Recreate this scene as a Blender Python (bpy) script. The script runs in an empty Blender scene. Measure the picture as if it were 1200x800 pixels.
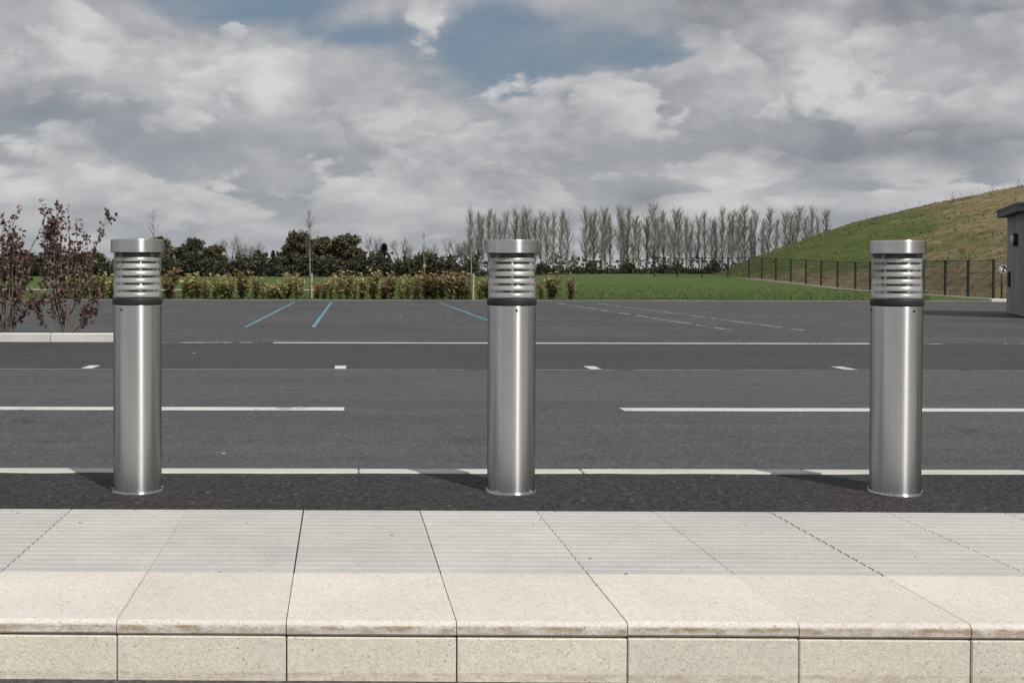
import bpy, math, random
import numpy as np
from mathutils import Vector, Matrix

R = math.radians
sc = bpy.context.scene
col = sc.collection

# ------------------------------------------------------------------ camera
EYE = 0.873
cd = bpy.data.cameras.new('camera')
cam = bpy.data.objects.new('camera', cd)
col.objects.link(cam)
cd.sensor_width = 36.0
cd.lens = 36.0 * 1350 / 1200
PITCH = 1.0
cam.location = (0, 0, EYE)
cam.rotation_euler = (Matrix.Rotation(R(90 - PITCH), 4, 'X') @ Matrix.Rotation(R(0.10), 4, 'Z')).to_euler()
cd.shift_x = (600 - 415) / 1200
cd.shift_y = -(400 - (318 + 1350 * math.tan(R(PITCH)))) / 1200
cd.clip_start = 0.05
cd.clip_end = 6000
sc.camera = cam

# ------------------------------------------------------------------ light
SUN_EL = 46.0
SUN_AZ = 149.0            # clockwise from +Y, so the sun stands behind the camera to the right
sdir = Vector((math.sin(R(SUN_AZ)) * math.cos(R(SUN_EL)), math.cos(R(SUN_AZ)) * math.cos(R(SUN_EL)), math.sin(R(SUN_EL))))
sl = bpy.data.lights.new('sun', 'SUN')
sl.energy = 3.2
sl.angle = R(0.55)
sl.color = (1.0, 0.965, 0.915)
sun = bpy.data.objects.new('sun', sl)
col.objects.link(sun)
sun.rotation_euler = (-sdir).to_track_quat('-Z', 'Y').to_euler()
sun.location = sdir * 60

sc.view_settings.view_transform = 'Standard'
sc.view_settings.look = 'None'
sc.view_settings.exposure = 0.0
sc.view_settings.gamma = 1.0
sc.view_settings.use_curve_mapping = False
sc.cycles.use_adaptive_sampling = True
sc.cycles.adaptive_threshold = 0.02
sc.cycles.max_bounces = 4
sc.cycles.diffuse_bounces = 2
sc.cycles.glossy_bounces = 3
sc.cycles.transmission_bounces = 2
sc.cycles.transparent_max_bounces = 10


# ------------------------------------------------------------------ node helper
class NT:
    def __init__(self, tree):
        self.t = tree

    def n(self, kind, **kw):
        nd = self.t.nodes.new(kind)
        for k, v in kw.items():
            setattr(nd, k, v)
        return nd

    def put(self, sock, v):
        if v is None:
            return
        if hasattr(v, 'is_output'):
            self.t.links.new(v, sock)
        else:
            if isinstance(v, (tuple, list)) and len(v) == 3 and sock.type == 'RGBA':
                v = (*v, 1)
            sock.default_value = v

    def m(self, op, a, b=None, c=None, clamp=False):
        nd = self.n('ShaderNodeMath', operation=op, use_clamp=clamp)
        self.put(nd.inputs[0], a); self.put(nd.inputs[1], b); self.put(nd.inputs[2], c)
        return nd.outputs[0]

    def vm(self, op, a, b=None):
        nd = self.n('ShaderNodeVectorMath', operation=op)
        self.put(nd.inputs[0], a); self.put(nd.inputs[1], b)
        return nd.outputs[0]

    def mix(self, f, a, b, mode='MIX'):
        nd = self.n('ShaderNodeMix', data_type='RGBA', blend_type=mode)
        self.put(nd.inputs[0], f); self.put(nd.inputs[6], a); self.put(nd.inputs[7], b)
        return nd.outputs[2]

    def ss(self, x, lo, hi, a=0.0, b=1.0):
        nd = self.n('ShaderNodeMapRange', interpolation_type='SMOOTHSTEP')
        self.put(nd.inputs[0], x)
        for i, v in enumerate((lo, hi, a, b)):
            self.put(nd.inputs[i + 1], v)
        return nd.outputs[0]

    def noise(self, vec, scale, detail=4.0, rough=0.55, dist=0.0, lac=2.0, out=0):
        nd = self.n('ShaderNodeTexNoise')
        self.put(nd.inputs['Vector'], vec)
        nd.inputs['Scale'].default_value = scale
        nd.inputs['Detail'].default_value = detail
        nd.inputs['Roughness'].default_value = rough
        nd.inputs['Lacunarity'].default_value = lac
        nd.inputs['Distortion'].default_value = dist
        return nd.outputs[out]

    def scale(self, vec, s):
        return self.vm('MULTIPLY', vec, s)


# ------------------------------------------------------------------ sky
world = bpy.data.worlds.new('World')
sc.world = world
world.use_nodes = True
world.cycles.sampling_method = 'MANUAL'
world.cycles.sample_map_resolution = 256
wt = world.node_tree
wt.nodes.clear()
W = NT(wt)
sky = W.n('ShaderNodeTexSky', sky_type='NISHITA')
sky.sun_disc = False
sky.sun_elevation = R(SUN_EL)
sky.sun_rotation = R(SUN_AZ)
sky.air_density = 1.2
sky.dust_density = 1.5
tc = W.n('ShaderNodeTexCoord').outputs['Generated']
sep = W.n('ShaderNodeSeparateXYZ'); W.put(sep.inputs[0], tc)
dx, dy, dz = sep.outputs
az = W.m('ARCTAN2', dx, dy)
el = W.m('ARCSINE', dz)
comb = W.n('ShaderNodeCombineXYZ')
zz = W.m('POWER', W.m('MAXIMUM', W.m('ADD', dz, 0.02), 0.001), 0.75)
W.put(comb.inputs[0], dx); W.put(comb.inputs[1], dy); W.put(comb.inputs[2], W.m('MULTIPLY', zz, 1.65))
P0 = W.vm('ADD', comb.outputs[0], (3.7, 1.9, 0.4))
warp = W.noise(P0, 5.0, 2, 0.5, out=1)
P = W.vm('ADD', P0, W.scale(W.vm('SUBTRACT', warp, (0.5, 0.5, 0.5)), (0.06, 0.06, 0.05)))


def blobs(lst):
    acc = None
    for px, py, rx, ry, amp in lst:
        a0 = math.atan2(px - 415, 1350)
        e0 = math.atan2(318 - py, math.hypot(1350, px - 415))
        u = W.m('MULTIPLY', W.m('SUBTRACT', az, a0), 1350 / rx)
        v = W.m('MULTIPLY', W.m('SUBTRACT', el, e0), 1350 / ry)
        d = W.m('ADD', W.m('MULTIPLY', u, u), W.m('MULTIPLY', v, v))
        g = W.m('MULTIPLY', W.m('EXPONENT', W.m('MULTIPLY', d, -1.0)), amp)
        acc = g if acc is None else W.m('ADD', acc, g)
    return acc


far_soft = W.ss(el, 0.0, 0.13, 0.5, 0.88)       # relief fades with the distance of the low clouds


def dens(p, s0, kb):
    return W.noise(p, s0, 6, kb)


def layer(p, s0, kb, off, bias, lo, hi, gain, gain2):
    d0 = dens(p, s0, kb)
    d1 = dens(W.vm('ADD', p, off), s0, kb)
    d2 = W.noise(W.vm('ADD', p, tuple(3.2 * v for v in off)), s0, 3, kb)
    d = W.m('ADD', d0, bias)
    rel = W.m('ADD', W.m('MULTIPLY', W.m('SUBTRACT', d0, d1), gain), W.m('MULTIPLY', W.m('SUBTRACT', d0, d2), gain2))
    return W.ss(d, lo, hi), W.m('MULTIPLY', rel, far_soft)


gap = blobs([(262, 2, 110, 22, -.34), (395, 44, 60, 16, -.15), (690, 36, 150, 42, -.19), (560, 36, 50, 50, -.15), (790, 66, 60, 22, -.08), (600, 112, 50, 16, -.08),
             (1010, 216, 200, 10, -.15), (455, 40, 50, 22, -.07), (510, 20, 26, 40, .06), (910, 10, 130, 40, .20)])
tone = blobs([(325, 108, 32, 36, .15), (230, 92, 85, 42, .12), (60, 88, 90, 30, .08), (955, 108, 80, 42, .12), (360, 212, 80, 20, .12), (815, 230, 60, 18, .15),
              (980, 240, 110, 9, .15), (1120, 90, 90, 40, .07), (600, 148, 90, 16, .10),
              (930, 4, 150, 28, -.30), (1020, 168, 190, 30, -.24), (1150, 30, 90, 40, -.12), (565, 207, 90, 17, -.17), (25, 190, 40, 9, -.10), (762, 231, 34, 11, -.24),
              (420, 110, 55, 35, -.06), (90, 128, 150, 18, -.09), (640, 170, 130, 18, -.07), (240, 165, 160, 14, -.06)])
cov_a, rel_a = layer(P, 4.4, 0.56, (0.010, -0.012, 0.026), gap, 0.29, 0.49, 1.3, 1.0)
cov_b, rel_b = layer(W.vm('ADD', P, (5.3, 2.2, 1.7)), 6.2, 0.55, (0.012, -0.012, 0.022), W.m('ADD', W.m('MULTIPLY', tone, 0.22), W.m('MULTIPLY', gap, 1.2)), 0.455, 0.51, 1.6, 1.5)
cov_c, rel_c = layer(W.vm('ADD', P, (1.3, 8.2, 4.7)), 10.5, 0.55, (0.010, -0.010, 0.014), W.m('ADD', W.m('MULTIPLY', tone, 0.1), W.m('MULTIPLY', gap, 1.2)), 0.50, 0.56, 1.5, 1.4)


def cloud_col(l):
    l = W.m('MINIMUM', W.m('MAXIMUM', l, 0.06), 0.97)
    ramp = W.n('ShaderNodeValToRGB')
    W.put(ramp.inputs[0], l)
    cr = ramp.color_ramp
    cr.elements[0].position = 0.0; cr.elements[0].color = (1.85, 1.95, 2.2, 1)
    cr.elements[1].position = 1.0; cr.elements[1].color = (6.3, 6.25, 6.15, 1)
    e = cr.elements.new(0.45); e.color = (3.42, 3.52, 3.76, 1)
    return ramp.outputs[0]


ca = cloud_col(W.m('ADD', W.m('ADD', 0.49, rel_a), W.m('MULTIPLY', tone, 1.5)))
cc_ = cloud_col(W.m('ADD', W.m('ADD', 0.52, rel_c), W.m('MULTIPLY', tone, 1.4)))
cb = cloud_col(W.m('ADD', W.m('ADD', 0.55, rel_b), W.m('MULTIPLY', tone, 1.5)))
skyc = W.mix(0.5, W.mix(1.0, sky.outputs[0], (0.55, 0.56, 0.56), 'MULTIPLY'), (1.9, 2.5, 3.3))
hz = W.ss(el, 0.0, 0.16, 0.75, 0.0)
skyc = W.mix(hz, skyc, (3.2, 3.5, 3.9))
thin = W.ss(W.noise(W.scale(P, (1, 1, 1.6)), 6.5, 6, 0.6), 0.38, 0.76, 0.0, 0.55)
skyc = W.mix(thin, skyc, (3.5, 3.65, 3.9))
cl = W.mix(W.m('MULTIPLY', cov_a, 0.95), skyc, ca)
cl = W.mix(W.m('MULTIPLY', cov_b, 0.92), cl, cb)
cl = W.mix(W.m('MULTIPLY', cov_c, 0.7), cl, cc_)
bg = W.n('ShaderNodeBackground')
W.put(bg.inputs[0], cl)
bg.inputs[1].default_value = 0.108
out = W.n('ShaderNodeOutputWorld')
wt.links.new(bg.outputs[0], out.inputs[0])


# ------------------------------------------------------------------ mesh helper
class MB:
    def __init__(self):
        self.v = []; self.f = []; self.mi = []; self.t = []; self.sm = []

    def face(self, idx, mi=0, t=0.5, sm=False):
        self.f.append(idx); self.mi.append(mi); self.t.append(t); self.sm.append(sm)

    def box(self, a, b, mi=0):
        x0, y0, z0 = a; x1, y1, z1 = b
        s = len(self.v)
        self.v += [(x0, y0, z0), (x1, y0, z0), (x1, y1, z0), (x0, y1, z0), (x0, y0, z1), (x1, y0, z1), (x1, y1, z1), (x0, y1, z1)]
        for q in ((0, 3, 2, 1), (4, 5, 6, 7), (0, 1, 5, 4), (1, 2, 6, 5), (2, 3, 7, 6), (3, 0, 4, 7)):
            self.face(tuple(s + i for i in q), mi)
        return self

    def bevel_box(self, a, b, c, mi=0):
        """box with its top edges and upright edges chamfered by c"""
        x0, y0, z0 = a; x1, y1, z1 = b
        s = len(self.v)
        def ring(x0, y0, x1, y1, z, k):
            return [(x0 + k, y0, z), (x1 - k, y0, z), (x1, y0 + k, z), (x1, y1 - k, z), (x1 - k, y1, z), (x0 + k, y1, z), (x0, y1 - k, z), (x0, y0 + k, z)]
        self.v += ring(x0, y0, x1, y1, z0, c) + ring(x0, y0, x1, y1, z1 - c, c) + ring(x0 + c, y0 + c, x1 - c, y1 - c, z1, c * .5)
        for r in (0, 8):
            for i in range(8):
                j = (i + 1) % 8
                self.face((s + r + i, s + r + j, s + r + 8 + j, s + r + 8 + i), mi)
        self.face(tuple(s + 16 + i for i in range(8)), mi)
        self.face(tuple(s + 7 - i for i in range(8)), mi)
        return self

    def tube(self, pts, rad, n=5, mi=0, t=0.5, cap=True, sm=True):
        s = len(self.v)
        pts = [Vector(p) for p in pts]
        for i, p in enumerate(pts):
            d = (pts[min(i + 1, len(pts) - 1)] - pts[max(i - 1, 0)]).normalized()
            a = d.orthogonal().normalized(); b = d.cross(a)
            r = rad[i]
            for k in range(n):
                w = 2 * math.pi * k / n
                q = p + a * (math.cos(w) * r) + b * (math.sin(w) * r)
                self.v.append(tuple(q))
        for i in range(len(pts) - 1):
            for k in range(n):
                k2 = (k + 1) % n
                self.face((s + i * n + k, s + i * n + k2, s + (i + 1) * n + k2, s + (i + 1) * n + k), mi, t, sm)
        if cap and n > 2:
            self.face(tuple(s + n - 1 - k for k in range(n)), mi, t)
            e = s + (len(pts) - 1) * n
            self.face(tuple(e + k for k in range(n)), mi, t)
        return self

    def lathe(self, prof, n=48, mi=0, closed=False, sm=True, c=(0, 0)):
        s = len(self.v)
        for r, z in prof:
            for k in range(n):
                w = 2 * math.pi * k / n
                self.v.append((c[0] + r * math.cos(w), c[1] + r * math.sin(w), z))
        m = len(prof)
        for i in range(m if closed else m - 1):
            i2 = (i + 1) % m
            for k in range(n):
                k2 = (k + 1) % n
                self.face((s + i * n + k, s + i * n + k2, s + i2 * n + k2, s + i2 * n + k), mi, 0.5, sm)
        return self

    def leaf(self, p, d, up, L, w, t=0.5, mi=0, fold=0.25):
        """a pointed leaf of two folded faces"""
        d = d.normalized()
        sd = d.cross(up)
        if sd.length < 1e-4:
            sd = d.orthogonal()
        sd.normalize()
        nn = sd.cross(d)
        s = len(self.v)
        a = p; b = p + d * L
        m1 = p + d * (L * .45) + sd * (w / 2) + nn * (w * fold)
        m2 = p + d * (L * .45) - sd * (w / 2) + nn * (w * fold)
        self.v += [tuple(a), tuple(m1), tuple(b), tuple(m2)]
        self.face((s, s + 1, s + 2), mi, t); self.face((s, s + 2, s + 3), mi, t)

    def mesh(self, name, mats):
        me = bpy.data.meshes.new(name)
        me.from_pydata(self.v, [], self.f)
        for m_ in (mats if isinstance(mats, (list, tuple)) else [mats]):
            me.materials.append(m_)
        n = len(me.polygons)
        me.polygons.foreach_set('material_index', np.array(self.mi, dtype=np.int32))
        me.polygons.foreach_set('use_smooth', np.array(self.sm, dtype=bool))
        at = me.attributes.new('tint', 'FLOAT', 'FACE')
        at.data.foreach_set('value', np.array(self.t, dtype=np.float32))
        me.update()
        return me

    def build(self, name, mats, parent=None, loc=(0, 0, 0), rz=0.0):
        return place(name, self.mesh(name, mats), parent, loc, rz)


def place(name, me, parent=None, loc=(0, 0, 0), rz=0.0, scale=None):
    o = bpy.data.objects.new(name, me)
    col.objects.link(o)
    o.location = loc
    o.rotation_euler = (0, 0, rz)
    if scale is not None:
        o.scale = scale
    if parent is not None:
        o.parent = parent
    return o


def tag(o, label=None, cat=None, group=None, kind=None):
    for k, v in (('label', label), ('category', cat), ('group', group), ('kind', kind)):
        if v:
            o[k] = v
    return o


def copy_tree(o, parent=None):
    c = o.copy()
    col.objects.link(c)
    c.parent = parent
    for ch in list(o.children):
        copy_tree(ch, c)
    return c


ORD = ['zeroth', 'first', 'second', 'third', 'fourth', 'fifth', 'sixth', 'seventh', 'eighth', 'ninth', 'tenth', 'eleventh', 'twelfth', 'thirteenth',
       'fourteenth', 'fifteenth', 'sixteenth', 'seventeenth', 'eighteenth', 'nineteenth']
TENS = {2: 'twent', 3: 'thirt', 4: 'fort', 5: 'fift'}


def ordinal(n):
    if n < 20:
        return ORD[n]
    t, u = divmod(n, 10)
    return TENS[t] + 'ieth' if u == 0 else TENS[t] + 'y-' + ORD[u]


# ------------------------------------------------------------------ materials
def new_mat(name):
    m = bpy.data.materials.new(name)
    m.use_nodes = True
    T = NT(m.node_tree)
    b = m.node_tree.nodes['Principled BSDF']
    return m, T, b


def bump(T, b, h, strength, dist):
    nd = T.n('ShaderNodeBump')
    nd.inputs['Strength'].default_value = strength
    nd.inputs['Distance'].default_value = dist
    T.put(nd.inputs['Height'], h)
    T.put(b.inputs['Normal'], nd.outputs[0])


def pos(T):
    return T.n('ShaderNodeNewGeometry').outputs['Position']


def asphalt(name, c, brown=0.0, patch=0.22, grain=1.0, streak=0.5, gs=95.0):
    m, T, b = new_mat(name)
    p = pos(T)
    base = (c, c * (1 - brown * .08), c * (1.045 - brown * .12))
    big = T.noise(p, 0.28, 6, 0.65)
    st = T.noise(T.scale(p, (0.10, 1.9, 1)), 1.0, 6, 0.65)
    tyre = T.noise(T.scale(p, (0.05, 4.5, 1)), 1.0, 4, 0.6)
    mid = T.noise(p, 6.0, 5, 0.7)
    fine = T.noise(p, gs, 3, 0.75)
    vor = T.n('ShaderNodeTexVoronoi'); T.put(vor.inputs['Vector'], p); vor.inputs['Scale'].default_value = gs * 1.2
    k = T.m('ADD', 1.0, T.m('MULTIPLY', T.m('SUBTRACT', big, 0.5), patch * 3.0))
    k = T.m('ADD', k, T.m('MULTIPLY', T.m('SUBTRACT', st, 0.5), streak * .8))
    k = T.m('ADD', k, T.m('MULTIPLY', T.m('SUBTRACT', tyre, 0.5), streak * .5))
    k = T.m('ADD', k, T.m('MULTIPLY', T.m('SUBTRACT', mid, 0.5), .55))
    k = T.m('ADD', k, T.m('MULTIPLY', T.m('SUBTRACT', fine, 0.5), 2.2 * grain))
    sx = T.n('ShaderNodeSeparateColor'); T.put(sx.inputs[0], vor.outputs['Color'])
    k = T.m('ADD', k, T.m('MULTIPLY', T.m('SUBTRACT', sx.outputs[0], 0.5), 0.7 * grain))
    k = T.m('ADD', k, T.ss(sx.outputs[1], 0.93, 1.0, 0.0, 1.1 * grain))
    # dark drips and pale scuffs with outlines of their own
    drip = T.ss(T.noise(p, 1.7, 3, 0.5), 0.66, 0.74, 0.0, 0.30)
    k = T.m('SUBTRACT', k, drip)
    scuff = T.ss(T.noise(T.scale(p, (1.2, 3.5, 1)), 1.0, 5, 0.7), 0.66, 0.80, 0.0, 0.28)
    k = T.m('MAXIMUM', T.m('ADD', k, scuff), 0.25)
    hue = T.noise(p, 0.9, 3, 0.5)
    colr = T.mix(T.ss(hue, .35, .65), base, (base[0] * 1.03, base[1] * .99, base[2] * .95))
    T.put(b.inputs['Base Color'], T.vm('MULTIPLY', colr, T_comb(T, k)))
    b.inputs['Roughness'].default_value = 0.86
    b.inputs['Specular IOR Level'].default_value = 0.35
    bump(T, b, T.m('ADD', fine, T.m('ADD', T.m('MULTIPLY', vor.outputs['Distance'], 0.8), T.m('MULTIPLY', mid, 1.2))), 0.6 * min(grain, 1.2), 0.008)
    return m


def T_comb(T, k):
    c = T.n('ShaderNodeCombineXYZ')
    for i in range(3):
        T.put(c.inputs[i], k)
    return c.outputs[0]


def stone(name, c1, c2, speck, bump_s, stain=None, drag=0.0):
    m, T, b = new_mat(name)
    p = pos(T)
    rnd = T.n('ShaderNodeObjectInfo').outputs['Random']
    f = T.ss(T.noise(p, 2.6, 5, 0.6), .3, .7)
    cc = T.mix(f, c1, c2)
    cc = T.vm('MULTIPLY', cc, T_comb(T, T.m('ADD', 0.955, T.m('MULTIPLY', rnd, 0.09))))
    fine = T.noise(p, 260, 3, 0.65)
    vor = T.n('ShaderNodeTexVoronoi'); T.put(vor.inputs['Vector'], p); vor.inputs['Scale'].default_value = 210
    sx = T.n('ShaderNodeSeparateColor'); T.put(sx.inputs[0], vor.outputs['Color'])
    k = T.m('ADD', 1.0, T.m('MULTIPLY', T.m('SUBTRACT', fine, .5), speck * 1.5))
    k = T.m('ADD', k, T.m('MULTIPLY', T.m('SUBTRACT', sx.outputs[0], .5), speck * .8))
    k = T.m('SUBTRACT', k, T.ss(sx.outputs[1], .95, 1.0, 0, speck * 1.2))
    med = T.noise(p, 26, 4, 0.6)
    k = T.m('ADD', k, T.m('MULTIPLY', T.m('SUBTRACT', med, .5), speck * .7))
    if drag:
        dr = T.noise(T.scale(p, (2.2, 55, 55)), 1.0, 6, 0.7)
        blot = T.noise(p, 5.5, 6, 0.7)
        k = T.m('ADD', k, T.m('MULTIPLY', T.m('SUBTRACT', dr, .5), drag))
        k = T.m('SUBTRACT', k, T.ss(blot, .58, .78, 0, drag * .45))
        k = T.m('SUBTRACT', k, T.ss(T.noise(p, 70, 2, .5), .74, .80, 0, .35))
    cc = T.vm('MULTIPLY', cc, T_comb(T, k))
    if stain:
        z0, z1, amt = stain
        sp = T.n('ShaderNodeSeparateXYZ'); T.put(sp.inputs[0], p)
        band = T.m('MULTIPLY', T.ss(sp.outputs[2], z0, z1), T.ss(T.noise(T.scale(p, (14, 14, 40)), 1.0, 7, 0.8), .38, .64))
        cc = T.mix(T.m('MULTIPLY', T.m('SUBTRACT', 1.0, T.ss(sp.outputs[2], z1, z1 + .006)), T.m('MULTIPLY', band, amt)), cc, (0.31, 0.235, 0.13))
    T.put(b.inputs['Base Color'], cc)
    b.inputs['Roughness'].default_value = 0.88
    b.inputs['Specular IOR Level'].default_value = 0.3
    bump(T, b, T.m('ADD', fine, T.m('MULTIPLY', med, .6)), bump_s, 0.003)
    return m


def plain(name, c, rough=0.7, metal=0.0, var=0.12, scale=6.0):
    m, T, b = new_mat(name)
    p = T.n('ShaderNodeTexCoord').outputs['Object']
    k = T.m('ADD', 1.0, T.m('MULTIPLY', T.m('SUBTRACT', T.noise(p, scale, 5, 0.6), .5), var * 3))
    cc = T.vm('MULTIPLY', c, T_comb(T, k))
    T.put(b.inputs['Base Color'], cc)
    b.inputs['Roughness'].default_value = rough
    b.inputs['Metallic'].default_value = metal
    return m


def foliage(name, stops, rough=0.75, trans=0.15):
    """colour by the tint stored for each leaf"""
    m, T, b = new_mat(name)
    a = T.n('ShaderNodeAttribute', attribute_name='tint')
    r = T.n('ShaderNodeValToRGB')
    T.put(r.inputs[0], a.outputs['Fac'])
    els = r.color_ramp.elements
    while len(els) < len(stops):
        els.new(0.5)
    for i, s in enumerate(stops):
        els[i].position = i / max(1, len(stops) - 1)
        els[i].color = (*s, 1)
    T.put(b.inputs['Base Color'], r.outputs[0])
    b.inputs['Roughness'].default_value = rough
    b.inputs['Specular IOR Level'].default_value = 0.25
    tr = T.n('ShaderNodeBsdfTranslucent')
    T.put(tr.inputs[0], r.outputs[0])
    mx = T.n('ShaderNodeMixShader'); mx.inputs[0].default_value = trans
    o = m.node_tree.nodes['Material Output']
    m.node_tree.links.new(b.outputs[0], mx.inputs[1]); m.node_tree.links.new(tr.outputs[0], mx.inputs[2])
    m.node_tree.links.new(mx.outputs[0], o.inputs[0])
    return m


def paint(name, c, wear=0.3, scale=18.0):
    m, T, b = new_mat(name)
    p = pos(T)
    n1 = T.noise(p, scale, 6, 0.65)
    n2 = T.noise(p, 1.3, 3, 0.5)
    k = T.m('ADD', .86, T.m('MULTIPLY', n2, .28))
    T.put(b.inputs['Base Color'], T.vm('MULTIPLY', c, T_comb(T, k)))
    b.inputs['Roughness'].default_value = 0.75
    T.put(b.inputs['Alpha'], T.ss(T.m('ADD', n1, T.m('MULTIPLY', T.m('SUBTRACT', n2, .5), .6)), wear - .10, wear + .05))
    return m


M = {}
M['footway'] = asphalt('footway_asphalt', 0.033, brown=1.0, patch=0.36, grain=1.5, streak=0.4, gs=62.0)
M['road'] = asphalt('road_asphalt', 0.082, brown=-0.15, patch=0.18, grain=0.7, streak=0.7, gs=60.0)
M['bays'] = asphalt('bay_asphalt', 0.051, brown=-0.5, patch=0.2, grain=0.7, streak=0.7, gs=40.0)
M['carpark'] = asphalt('car_park_asphalt', 0.069, brown=-0.35, patch=0.36, grain=0.8, streak=1.35, gs=26.0)
M['paver'] = stone('ribbed_paver_concrete', (0.53, 0.515, 0.49), (0.465, 0.45, 0.43), 0.16, 0.25, drag=0.42)
M['coping'] = stone('coping_stone', (0.72, 0.66, 0.605), (0.66, 0.605, 0.55), 0.28, 0.5, stain=(-0.05, -0.014, 0.95))
M['riser'] = stone('riser_stone', (0.76, 0.70, 0.595), (0.70, 0.645, 0.55), 0.28, 0.45, stain=(-0.17, -0.132, 0.5))
M['kerb'] = stone('pale_kerb_concrete', (0.56, 0.55, 0.52), (0.50, 0.49, 0.46), 0.14, 0.2)
M['kerb_white'] = stone('white_kerb_concrete', (0.66, 0.65, 0.62), (0.58, 0.57, 0.54), 0.12, 0.2)
M['edging'] = stone('edging_concrete', (0.26, 0.255, 0.23), (0.20, 0.195, 0.175), 0.2, 0.2)
M['bedding'] = stone('bedding_mortar', (0.13, 0.095, 0.06), (0.08, 0.062, 0.042), 0.3, 0.4)
M['white_line'] = paint('white_road_paint', (0.60, 0.595, 0.575), 0.36)
M['worn_line'] = paint('worn_white_road_paint', (0.36, 0.36, 0.36), 0.54, 5.0)
M['blue_line'] = paint('blue_bay_paint', (0.12, 0.29, 0.36), 0.38)
M['faded_blue'] = paint('faded_blue_bay_paint', (0.30, 0.37, 0.40), 0.50, 4.0)
M['seam'] = paint('pale_seam', (0.30, 0.295, 0.28), 0.44, 3.0)
M['bark'] = plain('grey_bark', (0.15, 0.135, 0.115), 0.9, var=.3, scale=9)
M['bark_dark'] = plain('dark_bark', (0.06, 0.05, 0.042), 0.9, var=.3, scale=9)
M['bark_poplar'] = plain('poplar_bark', (0.23, 0.22, 0.185), 0.9, var=.25, scale=3)
M['bark_young'] = plain('pale_young_bark', (0.30, 0.265, 0.215), 0.9, var=.2, scale=9)
M['stake'] = plain('pale_timber_stake', (0.46, 0.40, 0.29), 0.85, var=.2, scale=12)
M['twig'] = foliage('poplar_twigs', [(0.15, 0.145, 0.118), (0.21, 0.202, 0.155), (0.21, 0.205, 0.115)], trans=0.0)
M['twig_far'] = foliage('bare_twigs', [(0.13, 0.12, 0.112), (0.20, 0.185, 0.172)], trans=0.0)
M['evergreen'] = foliage('evergreen_leaves', [(0.045, 0.052, 0.028), (0.078, 0.080, 0.044), (0.115, 0.106, 0.062)], trans=0.08)
M['olive'] = foliage('olive_leaves', [(0.070, 0.065, 0.036), (0.11, 0.10, 0.054), (0.15, 0.13, 0.078)], trans=0.08)
M['conifer'] = foliage('conifer_needles', [(0.016, 0.020, 0.013), (0.026, 0.033, 0.020), (0.034, 0.040, 0.023)], trans=0.05)
M['scrub'] = foliage('hedgerow_leaves', [(0.030, 0.034, 0.021), (0.060, 0.058, 0.034), (0.11, 0.088, 0.058)], trans=0.05)
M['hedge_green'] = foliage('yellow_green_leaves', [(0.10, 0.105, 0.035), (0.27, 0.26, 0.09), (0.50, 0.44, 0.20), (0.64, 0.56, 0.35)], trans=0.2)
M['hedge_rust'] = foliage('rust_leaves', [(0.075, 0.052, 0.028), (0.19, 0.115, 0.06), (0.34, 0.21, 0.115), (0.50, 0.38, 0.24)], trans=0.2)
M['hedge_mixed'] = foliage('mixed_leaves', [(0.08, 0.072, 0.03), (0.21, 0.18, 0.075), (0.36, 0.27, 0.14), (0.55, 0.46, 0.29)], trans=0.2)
M['bronze'] = foliage('bronze_leaves', [(0.050, 0.034, 0.030), (0.115, 0.066, 0.055), (0.20, 0.118, 0.096), (0.36, 0.265, 0.225)], trans=0.2)
M['blade'] = foliage('grass_blades', [(0.045, 0.072, 0.017), (0.068, 0.102, 0.026), (0.100, 0.122, 0.040)], trans=0.15)
M['dry'] = foliage('hill_grass_blades', [(0.075, 0.105, 0.028), (0.11, 0.125, 0.040), (0.20, 0.16, 0.08), (0.29, 0.24, 0.14)], trans=0.15)
M['mesh_green'] = plain('dark_green_coated_steel', (0.014, 0.024, 0.018), 0.55, var=.1)
M['roof'] = plain('dark_slate_sheet', (0.030, 0.040, 0.046), 0.55, var=.12)
M['black'] = plain('black_plastic', (0.012, 0.012, 0.012), 0.5, var=.1)
M['rubber'] = plain('black_rubber', (0.016, 0.016, 0.016), 0.55, var=.15, scale=30)
M['opal'] = plain('opal_lens', (0.55, 0.55, 0.53), 0.35, var=.05)
M['sign_blue'] = plain('dark_blue_sign_face', (0.02, 0.035, 0.075), 0.45, var=.1)
M['sign_white'] = plain('white_sign_face', (0.72, 0.72, 0.70), 0.5, var=.05)
M['gravel_dark'] = stone('dull_gravel', (0.27, 0.25, 0.20), (0.20, 0.185, 0.14), 0.35, 0.3)
M['soil'] = stone('bark_mulch_soil', (0.055, 0.043, 0.033), (0.085, 0.066, 0.05), 0.6, 0.8)
M['path'] = stone('pale_gravel', (0.40, 0.375, 0.32), (0.32, 0.30, 0.25), 0.3, 0.3)


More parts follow.
